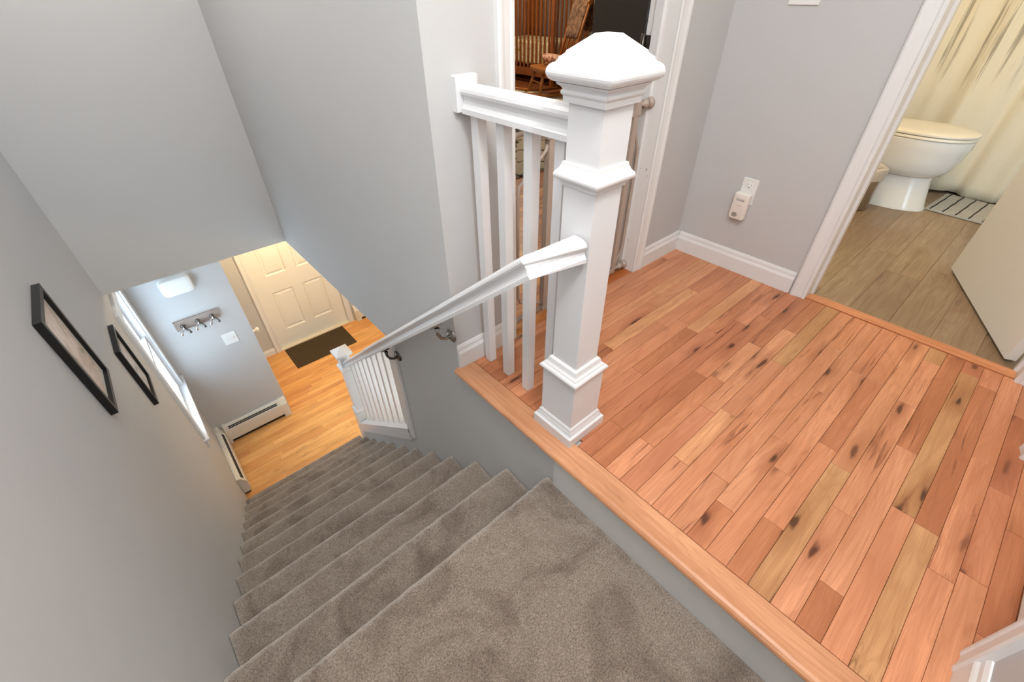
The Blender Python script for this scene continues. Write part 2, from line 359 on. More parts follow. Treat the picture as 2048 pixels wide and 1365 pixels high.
# ---- floors with individual boards
PAL = [srgb(211, 147, 109), srgb(217, 152, 113), srgb(208, 140, 101), srgb(219, 156, 115), srgb(205, 138, 98), srgb(213, 146, 107), srgb(223, 164, 119), srgb(197, 129, 92), srgb(215, 148, 109), srgb(210, 142, 105), srgb(201, 151, 105), srgb(191, 125, 86)]
def boards(floor, x0, x1, ys, width, z, mat, pal, lens=(.35, 1.1), proto=None, starts=None, gap=.0009, skip=None, n_max=295, along='x', th=.012):
    """rows of end-matched boards; each board its own object with its own tone"""
    n = 0; rest = MB(); nr = 0
    row = 0; y = ys[0]
    while y < ys[1]-1e-4:
        y2 = min(y+width, ys[1]); x = x0 - rng.random()*lens[1]*.8; row += 1
        while x < x1:
            L = lens[0] + (lens[1]-lens[0])*rng.random()
            a, b = max(x, x0), min(x+L, x1); x += L
            if x1 - x < .08: b = x1; x = x1+1
            if b-a < .03: continue
            c = ((a+b)/2, (y+y2)/2, z)
            if skip and skip(c): continue
            dz = rng.uniform(-.0003, .0003)
            e = .0007
            def rect(d, zz): return [(a+gap/2+d-c[0], y+gap/2+d-c[1], zz), (b-gap/2-d-c[0], y+gap/2+d-c[1], zz), (b-gap/2-d-c[0], y2-gap/2-d-c[1], zz), (a+gap/2+d-c[0], y2-gap/2-d-c[1], zz)]
            if n < n_max:
                mm = MB(); mm.quadstrip([rect(0, -th), rect(0, -e+dz), rect(e, dz)])
                o = mm.build('plank', mat, floor); o.location = c; o.color = pal[int(rng.random()*len(pal))]; n += 1
            else:
                rest.quadstrip([[(p[0]+c[0], p[1]+c[1], p[2]+c[2]) for p in rr] for rr in (rect(0, -th), rect(0, -e+dz), rect(e, dz))]); nr += 1
        y = y2
    if nr:
        o = rest.build('plank_field', mat, floor); o['kind'] = 'stuff'; o.color = pal[0]
    else: rest.bm.free()
XS = .0643                                          # inner edge of the oak nosing
m = MB(); m.box((.10, YB, -.19), (XO+.0, YW, -.0125)); m.box((.002, YB, -.0123), (.12, YW, -.0121)); m.box((.28, YB-.16, -.19), (1.10, YB, -.0125)); fl = struct(m.build('floor', M['rubber']), 'reddish oak strip floor of the upper hall')
PW = .0562
boards(fl, XS+.001, XO+.004, (YW-29*PW, YW), PW, 0, M['hallwood'], PAL, (.28, 1.0))
m = MB(); m.box((XO, BD1-.01, -.19), (XO+.13, BD0+.01, -.0125)); struct(m.build('floor_doorway', M['rubber']))
m = MB(); m.box((-W, YE-.4, -HF-.1), (3.3, YD+.02, -HF-.0125)); fl2 = struct(m.build('floor_lower', M['rubber']), 'golden oak strip floor of the lower foyer')
PAL2 = [srgb(236, 178, 108), srgb(238, 182, 112), srgb(232, 172, 102), srgb(240, 186, 118), srgb(228, 166, 98), srgb(224, 160, 96)]
YR = YD-19*.0562
boards(fl2, -.375, 1.75, (YR, YD), .0562, -HF, M['lowwood'], PAL2, (.5, 1.4), n_max=100)
boards(fl2, -W, 1.75, (YR-21*.0562, YR), .0562, -HF, M['lowwood'], PAL2, (.5, 1.4), n_max=190)
m = MB(); m.box((.118, YW+.0, -.08), (5.3, 5.85, -.0125)); fl3 = struct(m.build('floor_bedroom', M['rubber']), 'oak strip floor seen through the bedroom doorway')
boards(fl3, .28, 5.0, (YW, YW+26*PW), PW, 0, M['hallwood'], [srgb(222, 150, 84), srgb(212, 136, 72), srgb(196, 116, 58), srgb(228, 164, 98), srgb(178, 100, 48)], (.4, 1.1))
m = MB(); m.box((.118, YW+26*PW, -.0125), (5.3, 5.85, 0)); bo = m.build('board_field', M['hallwood'], fl3); bo.color = srgb(140, 86, 50); bo['kind'] = 'stuff'
m = MB(); m.box((XO+.12, -1.4, -.19), (4.5, YW, -.0125)); fl4 = struct(m.build('floor_bathroom', M['rubber']), 'grey-brown wood-look vinyl floor of the bathroom')
PAL4 = [srgb(160, 140, 114), srgb(152, 132, 108), srgb(166, 146, 120), srgb(146, 126, 102), srgb(158, 138, 114)]
boards(fl4, XO+.075, 3.62, (-1.36, YW-.02), .15, -.001, M['vinyl'], PAL4, (.8, 1.22), gap=.0006)

# ---- oak edge nosing and thresholds
m = MB(); z0, z1 = -.03, .0015
prof = [(XS-.0008, z1-.012), (XS-.0008, z1-.0008), (XS-.002, z1)] + [(-.020+.016*(1-math.sin(a)), z1-.016*(1-math.cos(a))) for a in (0.0, .3, .6, .9, 1.2, PI/2)][0:0]
prof = [(XS-.0008, -.0122), (XS-.0008, z1-.001), (XS-.002, z1), (-.008, z1), (-.016, z1-.002), (-.022, z1-.007), (-.0245, z1-.014), (-.022, z1-.021), (-.016, z1-.026), (-.0015, z1-.027), (-.0015, -.0122)]
m.prism(prof, YB+.001, YW-.001, 'y'); tr1 = struct(m.build('trim_1', M['nosing']), 'pale oak nosing strip edging the hall floor above the stairs')
m = MB(); m.prism([(XO+.008, -.012), (XO+.008, .003), (XO+.014, .007), (XO+.052, .007), (XO+.066, .001), (XO+.074, 0), (XO+.074, -.012)], BD1+.001, BD0-.001, 'y')
M['thresh'] = wood('oak_threshold', .3, .1, .2, axis=1, tint=srgb(218, 150, 104))
struct(m.build('trim_2', M['thresh']), 'oak reducer strip across the bathroom doorway')
m = MB(); m.box((-.012, YB, ZL-.01), (0, .016, -.0262)); struct(m.build('trim_3', M['riserwall']), 'pale grey riser board below the oak nosing beside the landing')

# ---- baseboards (flat face, cove top)
def base_prof(h=.105, t=.014): return [(0, 0), (t, 0), (t, h*.66), (t*.85, h*.72), (t*.62, h*.78), (t*.55, h*.9), (t*.25, h), (0, h)]
def baseboard(name, axis, a, b, at, sgn, z=0.0, h=.105, label=None):
    pr = [(at+sgn*u, z+v) for u, v in base_prof(h)]
    m = MB(); m.prism(pr, a, b, 'x' if axis == 'x' else 'y'); return struct(m.build(name, M['trim']), label)
baseboard('baseboard_bedroom_left', 'x', .0, .2275, YW, -1, label='short white baseboard left of the bedroom doorway')
baseboard('baseboard_bedroom_right', 'x', 1.1597, XO-.0005, YW, -1, label='short white baseboard right of the bedroom doorway')
baseboard('baseboard_outlet', 'y', -.0719, YW-.0145, XO, -1, label='white baseboard below the outlet')
baseboard('baseboard_back', 'x', .0, .228, YB, 1, label='white baseboard behind the landing')
baseboard('baseboard_front', 'x', -.374, -.165, YD, -1, -HF, .09, label='white baseboard left of the front door')
baseboard('baseboard_bedroom_far', 'y', 2.0, 5.84, 5.3, -1); 
# ---- door casings: moulded boards; jambs behind
CP = [(0, 0), (0, .009), (.004, .012), (.012, .0125), (.018, .010), (.040, .013), (.050, .017), (.058, .018), (.065, .015), (.065, 0)]  # from the opening outwards: (across, thickness)
def casing_v(m, axis, edge, out, face, sgn, z0, z1):
    poly = [((edge+out*u, face+sgn*v) if axis == 'x' else (face+sgn*v, edge+out*u)) for u, v in CP]; m.prism(poly, z0, z1, 'z')
def casing_h(m, axis, a, b, face, sgn, z):
    if axis == 'x': m.prism([(face+sgn*v, z+u) for u, v in CP], a-.065, b+.065, 'x')
    else: m.prism([(face+sgn*v, z+u) for u, v in CP], a-.065, b+.065, 'y')
dr1 = None
def doorway(name, label, axis, a, b, faces, depth, z0=0.0, h=2.03):
    root = bpy.data.objects.new(name, None); COL.objects.link(root); struct(root, label)
    for face, sgn in faces:
        m = MB(); casing_v(m, axis, a, -1, face, sgn, z0, z0+h); m.build('casing', M['trim'], root)
        m = MB(); casing_v(m, axis, b, 1, face, sgn, z0, z0+h); m.build('casing', M['trim'], root)
        m = MB(); casing_h(m, axis, a, b, face, sgn, z0+h); m.build('casing', M['trim'], root)
    d0, d1 = depth; mid = (d0+d1)/2
    def B(p, q, lo, hi, za, zb):
        m = MB(); m.box((p, lo, za), (q, hi, zb)) if axis == 'x' else m.box((lo, p, za), (hi, q, zb)); return m
    for p, q in ((a-.012, a), (b, b+.012)): B(p, q, d0, d1, z0, z0+h).build('jamb', M['chipped' if name == 'door_1' else 'trim'], root)
    B(a-.012, b+.012, d0, d1, z0+h, z0+h+.01).build('jamb', M['trim'], root)
    for p, q in ((a, a+.011), (b-.011, b)): B(p, q, mid-.0, mid+.034, z0, z0+h).build('door_stop', M['trim'], root)
    return root
doorway('door_1', 'white cased doorway into the bedroom', 'x', DB0, DB1, [(YW, -1), (YW+.12, 1)], (YW, YW+.12))
doorway('door_2', 'white cased doorway into the bathroom', 'y', BD1, BD0, [(XO, -1), (XO+.12, 1)], (XO, XO+.12))
doorway('door_3', 'white cased doorway behind the landing', 'x', .2876, 1.05, [(YB, 1)], (YB-.12, YB))

hd = thing('hall_door', 'white closed door behind the landing', 'door', (.67, YB-.08, 0))
under(MB().box((.290, YB-.090, .012), (1.047, YB-.055, 2.025), .002).build('leaf', M['doorwhite']), hd)
kb = MB(); kb.lathe((.98, 0, .95), [(0, YB-.055), (.028, YB-.055), (.028, YB-.049), (.012, YB-.043), (.012, YB-.025), (.026, YB-.013), (.024, YB+.005), (0, YB+.011)], 16, 'y'); under(kb.build('knob', M['nickel']), hd)
# ---- staircase: carpeted steps
st = thing('staircase', 'straight carpeted flight going down to the foyer', 'staircase', (-W/2, 0, -HF))
def step_profile(i, last=False):
    """(y, z) from the back of the tread, over the nose, down the riser"""
    y = YT + GO*i; z = ZL - RI*i; yb = (YB+.003) if i == 0 else y-GO-.026
    r = .022; pts = []; n = 60 if i == 0 else (16 if i < 4 else 12); z += .005
    if i == 0: z += .004
    for k in range(n):
        yy = yb + (y-r-yb)*k/n; q = max(0, 1-(y-yy)/.16); pts.append((yy, z - (.010 if i else .006)*(1-q*q*(3-2*q))))
    for k in range(9): a = PI*.95*k/8; pts.append((y-r+r*math.sin(a), z-r+r*math.cos(a)))
    yr = y-.026; zb = z-RI-.0 if i < 11 else -HF
    zs = z-2*r-.004
    for k in range(7): pts.append((yr, zs+(zb-zs)*k/6))
    return pts
for i in range(12):
    pts = step_profile(i); nx = 190 if i == 0 else (130 if i < 3 else 80); m = MB(); rings = []
    if i == 0:
        # finer grid on the landing
        base = [p for p in pts]; 
    amp = .0035
    for (yy, zz) in pts:
        ring = []
        for k in range(nx+1):
            xx = -W+.002 + (W-.004)*k/nx
            if i == 0 and xx > -.0125: xx = -.0125 - .0001*(nx-k) if yy < .016 else xx
            e = min(1, (xx+W)/.02, (-xx+.0)/.02); e = max(0, e)
            d = noise.noise((xx*70, yy*70, zz*70))*amp*.6 + noise.noise((xx*24, yy*24, zz*24+5))*amp*.7
            drop = -.006*(1-e)**2
            ring.append((xx, yy + d*.5, zz + d + drop))
        rings.append(ring)
    m.quadstrip(rings, closed=False, smooth=True)
    o = m.build('step' if i else 'landing', M['carpet']); under(o, st)
m = MB(); poly = [(YB+.002, -HF), (YB+.002, ZL-.03)]
for i in range(12): poly += [(YT+GO*i-.03, ZL-RI*i-.03), (YT+GO*i-.03, ZL-RI*(i+1)-.03)]
poly[-1] = (poly[-1][0], -HF); m.prism(poly, -W+.004, -.014, 'x'); under(m.build('carriage', M['rubber']), st)

# ---- newel post at the head of the stairs
NX, NY = .0351+.0825, .0825
nw = thing('newel_post', 'large white square newel post with moulded pyramid cap at the hall edge', 'newel post', (NX, NY, 0))
def T(prof): return prof
def arc(h0, z0, r_h, r_z, a0, a1, n=8): return [(h0+r_h*math.cos(a0+(a1-a0)*k/n), z0+r_z*math.sin(a0+(a1-a0)*k/n)) for k in range(n+1)]
under(MB().sq(NX, NY, [(.0825, .0015), (.0825, .036), (.080, .0385), (.076, .0395), (.073, .046), (.0735, .050), (.071, .055), (.0695, .063), (.066, .068), (.05, .069)]).build('plinth', M['white']), nw)
under(MB().sq(NX, NY, [(.0645, .06), (.0645, .246), (.05, .247)]).build('lower_block', M['white']), nw)
under(MB().sq(NX, NY, [(.05, .2455)] + arc(.062, .256, .012, .0105, -PI/2, PI/2*.8) + [(.064, .270), (.058, .276), (.0555, .284), (.054, .290), (.0505, .293), (.045, .294)]).build('lower_collar', M['white']), nw)
under(MB().sq(NX, NY, [(.046, .285), (.046, .976)]).build('shaft', M['white']), nw)
under(MB().sq(NX, NY, [(.045, .806), (.0505, .8065), (.0515, .810), (.0505, .8135), (.0535, .8145), (.0535, .8175)] + arc(.055, .829, .0095, .0105, -PI/2*.9, PI/2*.7) + [(.0575, .841), (.0555, .844), (.0525, .850), (.051, .857), (.045, .858)]).build('middle_collar', M['white']), nw)
under(MB().sq(NX, NY, [(.045, .972), (.0545, .9725), (.0555, .982), (.0555, .984), (.0575, .986)] + arc(.0565, .9905, .003, .0045, -PI/2*.6, PI/2, 5) + [(.057, .997), (.0605, 1.0015), (.0655, 1.0045), (.0665, 1.008), (.05, 1.009)]).build('neck_moulding', M['white']), nw)
under(MB().sq(NX, NY, [(.05, 1.0082), (.066, 1.0085)] + arc(.066, 1.0255, .0155, .0165, -PI/2, PI/2*.92, 12) + [(.0675, 1.0435), (.0655, 1.0455), (.0645, 1.0495), (.060, 1.0525), (.0555, 1.0565), (.054, 1.0605), (.052, 1.0615), (.0185, 1.0865), (.0175, 1.0868)]).build('cap', M['white']), nw)
# ---- level guard rail
RP = [(.027, 0), (.027, .013), (.0245, .0155), (.0205, .024), (.0195, .032), (.0215, .041), (.027, .0465), (.0285, .053), (.027, .060), (.021, .0665), (.011, .0695)]
def railprof(sx=1, sz=1): return [(u*sx, v*sz) for u, v in RP] + [(-u*sx, v*sz) for u, v in RP[::-1]]
gr = thing('guard_railing', 'white level railing with square balusters between newel and wall', 'railing', (NX, .34, 0))
under(MB().sweep(railprof(), [(NX, .129, .888), (NX, YW-.0205, .888)]).build('rail', M['white']), gr)
under(MB().box((.0765, YW-.020, .889), (.1485, YW-.0002, .978), .003).build('rosette', M['white']), gr)
for by in (.4903, .3825, .2756, .1685):
    under(MB().box((.1096, by, .0015), (.1397, by+.0301, .892), .0012).build('baluster', M['white']), gr)
# ---- sloping handrail on the stairs
hr = thing('handrail', 'white sloping stair handrail on metal brackets, mitred into the newel', 'handrail', (-.06, .7, 0))
def zb(y): return .6615 - SLOPE*(y-.05)
HP = railprof(1, .80)
under(MB().sweep(HP, [(-.06, 1.36, zb(1.36)), (-.06, .085, zb(.085)), (.0712, .063, .645)]).build('rail', M['white']), hr)
for by, mat in ((.575, 'nickel'), (1.125, 'bronze')):
    z = zb(by); p = z-.075
    bk = MB(); bk.lathe((0, by, p), [(.0, -.001), (.030, -.001), (.030, -.004), (.022, -.009), (.012, -.013), (.0, -.013)], 20, 'x')
    bk.tube([(-.008, by, p), (-.026, by, p-.004), (-.046, by, p+.008), (-.058, by, p+.032), (-.060, by, z-.012)], [.008, .0065, .006, .0065, .008], 10)
    o = bk.build('bracket', M[mat]); under(o, hr)
    sd = MB(); d = Vector((0, -1, SLOPE)).normalized(); mt = Matrix.Translation((-.06, by, z-.004)) @ Matrix.Rotation(-math.atan(SLOPE), 4, 'X')
    sd.obox(mt, (-.013, -.03, -.004), (.013, .03, .004), .001); sd.lathe((-.06, by-.018, z+.005), [(.0, -.014), (.005, -.013), (.005, -.008)], 8)
    s2 = sd.build('saddle', M[mat]); s2.parent = o

# ---- lower balustrade
LX, LY = .052, 2.415
ln = thing('newel_post', 'small white newel post with pyramid cap at the foot of the stairs', 'newel post', (LX, LY, -HF))
TB = -1.085
under(MB().sq(LX, LY, [(.040, -HF+.002), (.040, TB-.03)]).build('shaft', M['white']), ln)
under(MB().sq(LX, LY, [(.052, -HF+.002), (.052, -1.84), (.046, -1.825), (.05, -1.815), (.056, -1.80), (.05, -1.785), (.041, -1.775)]).build('lower_block', M['white']), ln)
under(MB().sq(LX, LY, [(.041, TB-.23), (.055, TB-.222), (.058, TB-.205), (.052, TB-.19), (.041, TB-.18)]).build('collar', M['white']), ln)
under(MB().sq(LX, LY, [(.05, TB-.075), (.064, TB-.07), (.066, TB-.055), (.066, TB-.045), (.060, TB-.040), (.004, TB)]).build('cap', M['white']), ln)
lr = thing('stair_railing', 'white sloping railing of slim balusters at the foot of the stairs', 'railing', (LX, 1.8, -1.8))
def zs(y): return -.945 - SLOPE*(y-1.195)
def shoe(y0, y1):
    m = MB(); m.prism([(y0, zs(y0)), (y1, zs(y1)), (y1, zs(y1)-.105), (y0, zs(y0)-.105)], -.012, .10, 'x'); return m
under(shoe(YE-.0, LY-.058).build('shoe_board', M['white']), lr)
ZR = lambda y: -.665 - SLOPE*(y-1.645)
under(MB().sweep(railprof(.95, .8), [(LX, LY-.04, ZR(LY-.04)), (LX, YE+.004, ZR(YE+.004))]).build('rail', M['white']), lr)
for k in range(10):
    y = 1.245 + k*.1085
    m = MB(); h = .0155
    m.quadstrip([[(LX-h, y-h, zs(y-h)-.003), (LX+h, y-h, zs(y-h)-.003), (LX+h, y+h, zs(y+h)-.003), (LX-h, y+h, zs(y+h)-.003)], [(LX-h, y-h, ZR(y-h)+.01), (LX+h, y-h, ZR(y-h)+.01), (LX+h, y+h, ZR(y+h)+.01), (LX-h, y+h, ZR(y+h)+.01)]])
    under(m.build('baluster', M['white']), lr)
m = MB(); m.box((-.012, 1.150, -.995), (0, YE+.012, ZC)); m.box((0, YE, -.945), (.118, YE+.012, ZC)); struct(m.build('trim_4', M['trim']), 'white trim board on the wall end beside the lower railing')

# ---- safety gate in the bedroom doorway
GY = .606
g = thing('safety_gate', 'taupe metal baby gate pressed into the bedroom doorway', 'baby gate', (.69, GY, 0))
s = .0125
def gbox(a, b, nm): under(MB().box(a, b, .002).build(nm, M['taupe']), g)
gbox((.495, GY-s, .012), (1.005, GY+s, .037), 'bottom_bar')
gbox((.527, GY-s*.9, .737), (.985, GY+s*.9, .758), 'door_top_bar')
for x in (.497, .98): gbox((x, GY-s, .037), (x+.028, GY+s, .762), 'upright')
gbox((.535, GY-s*.8, .05), (.975, GY+s*.8, .068), 'door_bottom_bar')
for k in range(5):
    x = .60 + k*.075; under(MB().tube([(x, GY, .06), (x, GY, .745)], .0055, 8).build('bar', M['taupe']), g)
for sx, xa, dx in ((1, 1.002, .05), (-1, .497, .135)):
    under(MB().tube([(xa, GY, .72), (xa+.005*sx, GY, .70), (xa+dx*.45*sx, GY, .655), (xa+dx*sx, GY, .60), (xa+(dx+.004)*sx, GY, .55), (xa+(dx+.004)*sx, GY, .14), (xa+dx*.95*sx, GY, .11), (xa+dx*.2*sx, GY, .065), (xa+.002*sx, GY, .05)], .0065, 10).build('bent_rod', M['taupe']), g)
for z in (.775, .026):
    for sx, xe, xj in ((1, 1.005, DB1), (-1, .497, DB0)):
        L = xj-xe
        mt = MB(); mt.lathe((0, GY, z), [(.0, xe), (.008, xe), (.008, xj-sx*.050), (.0165, xj-sx*.049), (.0165, xj-sx*.028), (.009, xj-sx*.027), (.009, xj-sx*.017), (0, xj-sx*.017)], 14, 'x'); o = mt.build('spindle', M['taupe']); under(o, g)
        cp = MB(); cp.lathe((0, GY, z), [(.0, xj-sx*.018), (.014, xj-sx*.018), (.022, xj-sx*.010), (.022, xj-sx*.001), (0, xj-sx*.001)], 16, 'x'); c2 = cp.build('wall_cup', M['taupe'] if sx > 0 else M['rubber']); c2.parent = o
for x in (.484, .978): gbox((x, GY-.017, .74), (x+.034, GY+.017, .792), 'latch_housing')

# ---- bedroom door leaf (charcoal) standing open against the jamb
bd = thing('bedroom_door', 'charcoal bedroom door swung open beyond the white jamb', 'door', (DB1-.010, YW+.128, 0), math.radians(55.5))
def bdl(m, nm, mat): o = m.build(nm, M[mat]); o.parent = bd; return o
bdl(MB().box((.004, -.036, .012), (.770, -.001, 2.02), .002), 'leaf', 'char')
for z in (.25, .96, 1.80):
    hg = MB(); hg.tube([(-.003, .002, z-.045), (-.003, .002, z+.045)], .0065, 10); hg.box((.0, -.0005, z-.044), (.030, .0008, z+.044)); bdl(hg, 'hinge', 'bronze')
kb = MB(); kb.lathe((.705, 0, .92), [(0, -.036), (.028, -.036), (.028, -.042), (.012, -.048), (.012, -.066), (.026, -.078), (.024, -.096), (0, -.102)], 16, 'y'); bdl(kb, 'knob', 'nickel')

bpy.context.view_layer.update()
under(MB().box((DB1-.0035, YW+.088, .925), (DB1-.0004, YW+.1285, 1.0)).build('jamb_hinge_plate', M['bronze']), bd)

# ---- outlet, alarm, switch plates
ol = thing('wall_outlet', 'white duplex outlet plate low on the grey hall wall', 'outlet', (XO, .262, .397))
under(MB().box((XO-.005, .2275, .339), (XO-.0002, .2965, .4555), .0015).build('plate', M['plastic']), ol)
for zc in (.425, .372):
    rc = MB(); rc.lathe((0, .262, zc), [(0, XO-.0051), (.0165, XO-.0051), (.0165, XO-.0066), (.0155, XO-.007), (0, XO-.007)], 20, 'x'); o = rc.build('receptacle', M['plastic']); under(o, ol)
    sl = MB(); sl.box((XO-.0076, .2545, zc-.001), (XO-.0069, .2557, zc+.007)); sl.box((XO-.0076, .2683, zc-.001), (XO-.0069, .2697, zc+.0075)); sl.lathe((0, .262, zc-.008), [(0, XO-.0069), (.0024, XO-.0069), (.0024, XO-.0076), (0, XO-.0076)], 10, 'x'); c2 = sl.build('slot', M['slot']); c2.parent = o
al = thing('alarm', 'ivory plug-in gas alarm in the lower half of the outlet', 'alarm', (XO, .265, .32))
def rrect(y0, y1, z0, z1, r, n=5):
    pts = []
    for cx, cz, a0 in ((y1-r, z1-r, 0), (y0+r, z1-r, PI/2), (y0+r, z0+r, PI), (y1-r, z0+r, 1.5*PI)):
        for k in range(n+1): a = a0+PI/2*k/n; pts.append((cx+r*math.cos(a), cz+r*math.sin(a)))
    return pts
ay0, ay1, az0, az1 = .2345, .306, .268, .392
XF = XO-.036
def shrink(d, x): return [(x, y, z) for y, z in rrect(ay0+d, ay1-d, az0+d, az1-d, .009)]
smooth_angle(under(MB().quadstrip([shrink(.002, XO-.0075), shrink(0, XO-.010), shrink(0, XF+.006), shrink(.0025, XF+.0015), shrink(.006, XF)], smooth=True).build('case', M['ivory']), al))
for k in range(4):
    under(MB().box((XF-.0006, .270-(.004 if k % 3 else 0), .281+k*.0052), (XF+.0004, .289+(.002 if k % 3 else 0), .2832+k*.0052)).build('sound_slot', M['slot']), al)
for y in (.2745, .264): under(MB().lathe((0, y, .335), [(0, XF+.0004), (.0022, XF+.0004), (.0022, XF-.0007), (0, XF-.0007)], 10, 'x').build('indicator', M['brass']), al)
def text(s, size, mat, rot, loc, parent, name='lettering'):
    c = bpy.data.curves.new(name, 'FONT'); c.body = s; c.size = size; c.extrude = .0002; c.shear = .25; c.align_x = 'CENTER'
    tmp = bpy.data.objects.new(name, c); COL.objects.link(tmp); bpy.context.view_layer.update()
    me = bpy.data.meshes.new_from_object(tmp.evaluated_get(bpy.context.evaluated_depsgraph_get())); bpy.data.objects.remove(tmp)
    me.materials.clear(); me.materials.append(mat); o = bpy.data.objects.new(name, me); COL.objects.link(o); o.rotation_euler = rot; o.location = loc
    bpy.context.view_layer.update(); return under(o, parent)
M['ink'] = plain('grey_ink', srgb(96, 88, 90), .6)
text('Kidde', .016, M['ink'], (PI/2, 0, -PI/2), (XF-.0002, .271, .357), al)
def switch(name, label, axis, c0, at, sgn, z0, z1, w, n=2):
    root = thing(name, label, 'switch', (at, c0, (z0+z1)/2) if axis == 'y' else (c0, at, (z0+z1)/2))
    def bx(u0, u1, za, zb2, d0, d1, bev=0):
        m = MB()
        if axis == 'y': m.box((min(at+sgn*d0, at+sgn*d1), u0, za), (max(at+sgn*d0, at+sgn*d1), u1, zb2), bev)
        else: m.box((u0, min(at+sgn*d0, at+sgn*d1), za), (u1, max(at+sgn*d0, at+sgn*d1), zb2), bev)
        return m
    under(bx(c0-w/2, c0+w/2, z0, z1, .0002, .0055, .0015).build('plate', M['plastic']), root)
    zc = (z0+z1)/2
    for k in range(n):
        c = c0 + (k-(n-1)/2)*.046
        under(bx(c-.0055, c+.0055, zc-.012, zc+.012, .0056, .0075).build('toggle_slot', M['ivory']), root)
        under(bx(c-.004, c+.004, zc+(.001 if k else -.009), zc+(.009 if k else -.001), .0076, .017, .001).build('toggle', M['plastic']), root)
    return root
switch('light_switch', 'white double switch plate high on the outlet wall', 'y', .286, XO, -1, 1.088, 1.204, .108)
switch('light_switch', 'white double switch plate on the lower wall below the key hooks', 'x', -.566, YH, -1, -1.380, -1.262, .112)

# ---- framed prints on the left wall
def picture(label, y0, y1, z0, z1, mat, band=.020, depth=.023, top_out=0.0):
    root = thing('picture_frame', label, 'picture', (-W, (y0+y1)/2, z0))
    X0, X1 = -W+.0006, -W+depth
    under(MB().box((X0, y0, z0), (X1, y0+band, z1), .0008).build('frame_side', M['black']), root)
    under(MB().box((X0, y1-band, z0), (X1, y1, z1), .0008).build('frame_side', M['black']), root)
    under(MB().box((X0, y0+band, z0), (X1, y1-band, z0+band), .0008).build('frame_side', M['black']), root)
    under(MB().box((X0, y0+band, z1-band), (X1, y1-band, z1), .0008).build('frame_side', M['black']), root)
    under(MB().box((X0, y0+band, z0+band), (X0+.009, y1-band, z1-band)).build('mat_board', M['matboard']), root)
    q = .020
    o = MB().box((X0+.0085, y0+band+q, z0+band+q), (X0+.0098, y1-band-q, z1-band-q)).build('print', mat); under(o, root)
    return root
picture('black framed beige wash print, the one hung nearer the landing', 1.178, 1.476, -.012, .390, M['print1'])
picture('black framed grey print nearer the window, further down the stairs', 1.905, 2.195, -.551, -.186, M['print2'])

# ---- window in the left wall
wn = bpy.data.objects.new('window_1', None); COL.objects.link(wn); struct(wn, 'white double-hung window on the lower left wall')
def wbox(a, b, nm, mat='white', bev=0): return MB().box(a, b, bev).build(nm, M[mat], wn)
wbox((-W-.14, wy0, wz0), (-W, wy0+.016, wz1), 'jamb'); wbox((-W-.14, wy1-.016, wz0), (-W, wy1, wz1), 'jamb'); wbox((-W-.14, wy0, wz1-.016), (-W, wy1, wz1), 'jamb')
wbox((-W, wy0-.072, wz0-.01), (-W+.017, wy0+.008, wz1+.08), 'casing', bev=.002); wbox((-W, wy1-.008, wz0-.01), (-W+.017, YH-.001, wz1+.08), 'casing', bev=.002); wbox((-W, wy0+.008, wz1-.008), (-W+.017, wy1-.008, wz1+.08), 'casing', bev=.002)
wbox((-W-.10, wy0-.085, wz0-.012), (-W+.038, YH-.001, wz0+.010), 'stool', bev=.003); wbox((-W, wy0-.07, wz0-.085), (-W+.014, YH-.002, wz0-.0125), 'apron')
for k, (za, zb2, xo) in enumerate(((wz0+.010, (wz0+wz1)/2+.02, -.030), ((wz0+wz1)/2-.02, wz1-.016, -.060))):
    sash = wbox((-W+xo-.014, wy0+.016, za), (-W+xo+.014, wy0+.056, zb2), 'sash')
    for a, b in (((wy1-.056, za), (wy1-.016, zb2)), ((wy0+.056, za), (wy1-.056, za+.04)), ((wy0+.056, zb2-.04), (wy1-.056, zb2))):
        c2 = MB().box((-W+xo-.014, a[0], a[1]), (-W+xo+.014, b[0], b[1])).build('sash_rail', M['white']); c2.parent = sash
    c2 = MB().box((-W+xo-.003, wy0+.056, za+.04), (-W+xo+.003, wy1-.056, zb2-.04)).build('pane', M['glass']); c2.parent = sash

# ---- key hooks, chime
ra = thing('key_rack', 'weathered grey board with three chrome hooks below the chime box', 'key rack', (-.718, YH, -1.04))
under(MB().box((-.884, YH-.019, -1.080), (-.552, YH-.0003, -.990), .002).build('board', M['greyboard']), ra)
for hx, hz in ((-.832, -1.042), (-.720, -1.038), (-.610, -1.036)):
    h = MB(); h.lathe((hx, 0, hz), [(0, YH-.0195), (.018, YH-.0195), (.018, YH-.023), (.012, YH-.029), (.006, YH-.031), (0, YH-.031)], 16, 'y')
    o = h.build('hook_plate', M['bronze']); under(o, ra)
    for dx in (-.024, .024):
        pr = MB(); d = Vector((dx, -.030, -.030)); p0 = Vector((hx, YH-.030, hz)); p1 = p0+d*.6; p2 = p0+d*1.15+Vector((0, -.004, .004)); p3 = p2+Vector((dx*.3, -.012, -.020))
        pr.tube([p0, p1, p2, p3], [.010, .009, .012, .0125], 4); c2 = pr.build('prong', M['bronze' if dx > 0 else 'chrome']); c2.parent = o
    tp = MB().tube([(hx, YH-.03, hz), (hx, YH-.052, hz+.004), (hx, YH-.062, hz-.010)], [.006, .0055, .008], 8).build('prong', M['chrome']); tp.parent = o
ch = thing('door_chime', 'rounded white chime box high on the lower wall above the key hooks', 'chime', (-.725, YH, -.68))
def cr(d, y): return [(x, y, z) for x, z in rrect(-.835+d, -.617-d, -.758+d, -.618-d, .035-d*.5, 6)]
smooth_angle(under(MB().quadstrip([cr(.004, YH-.0003), cr(0, YH-.006), cr(0, YH-.038), cr(.004, YH-.047), cr(.014, YH-.053), cr(.03, YH-.055)], smooth=True).build("cover", M["plastic"]), ch))
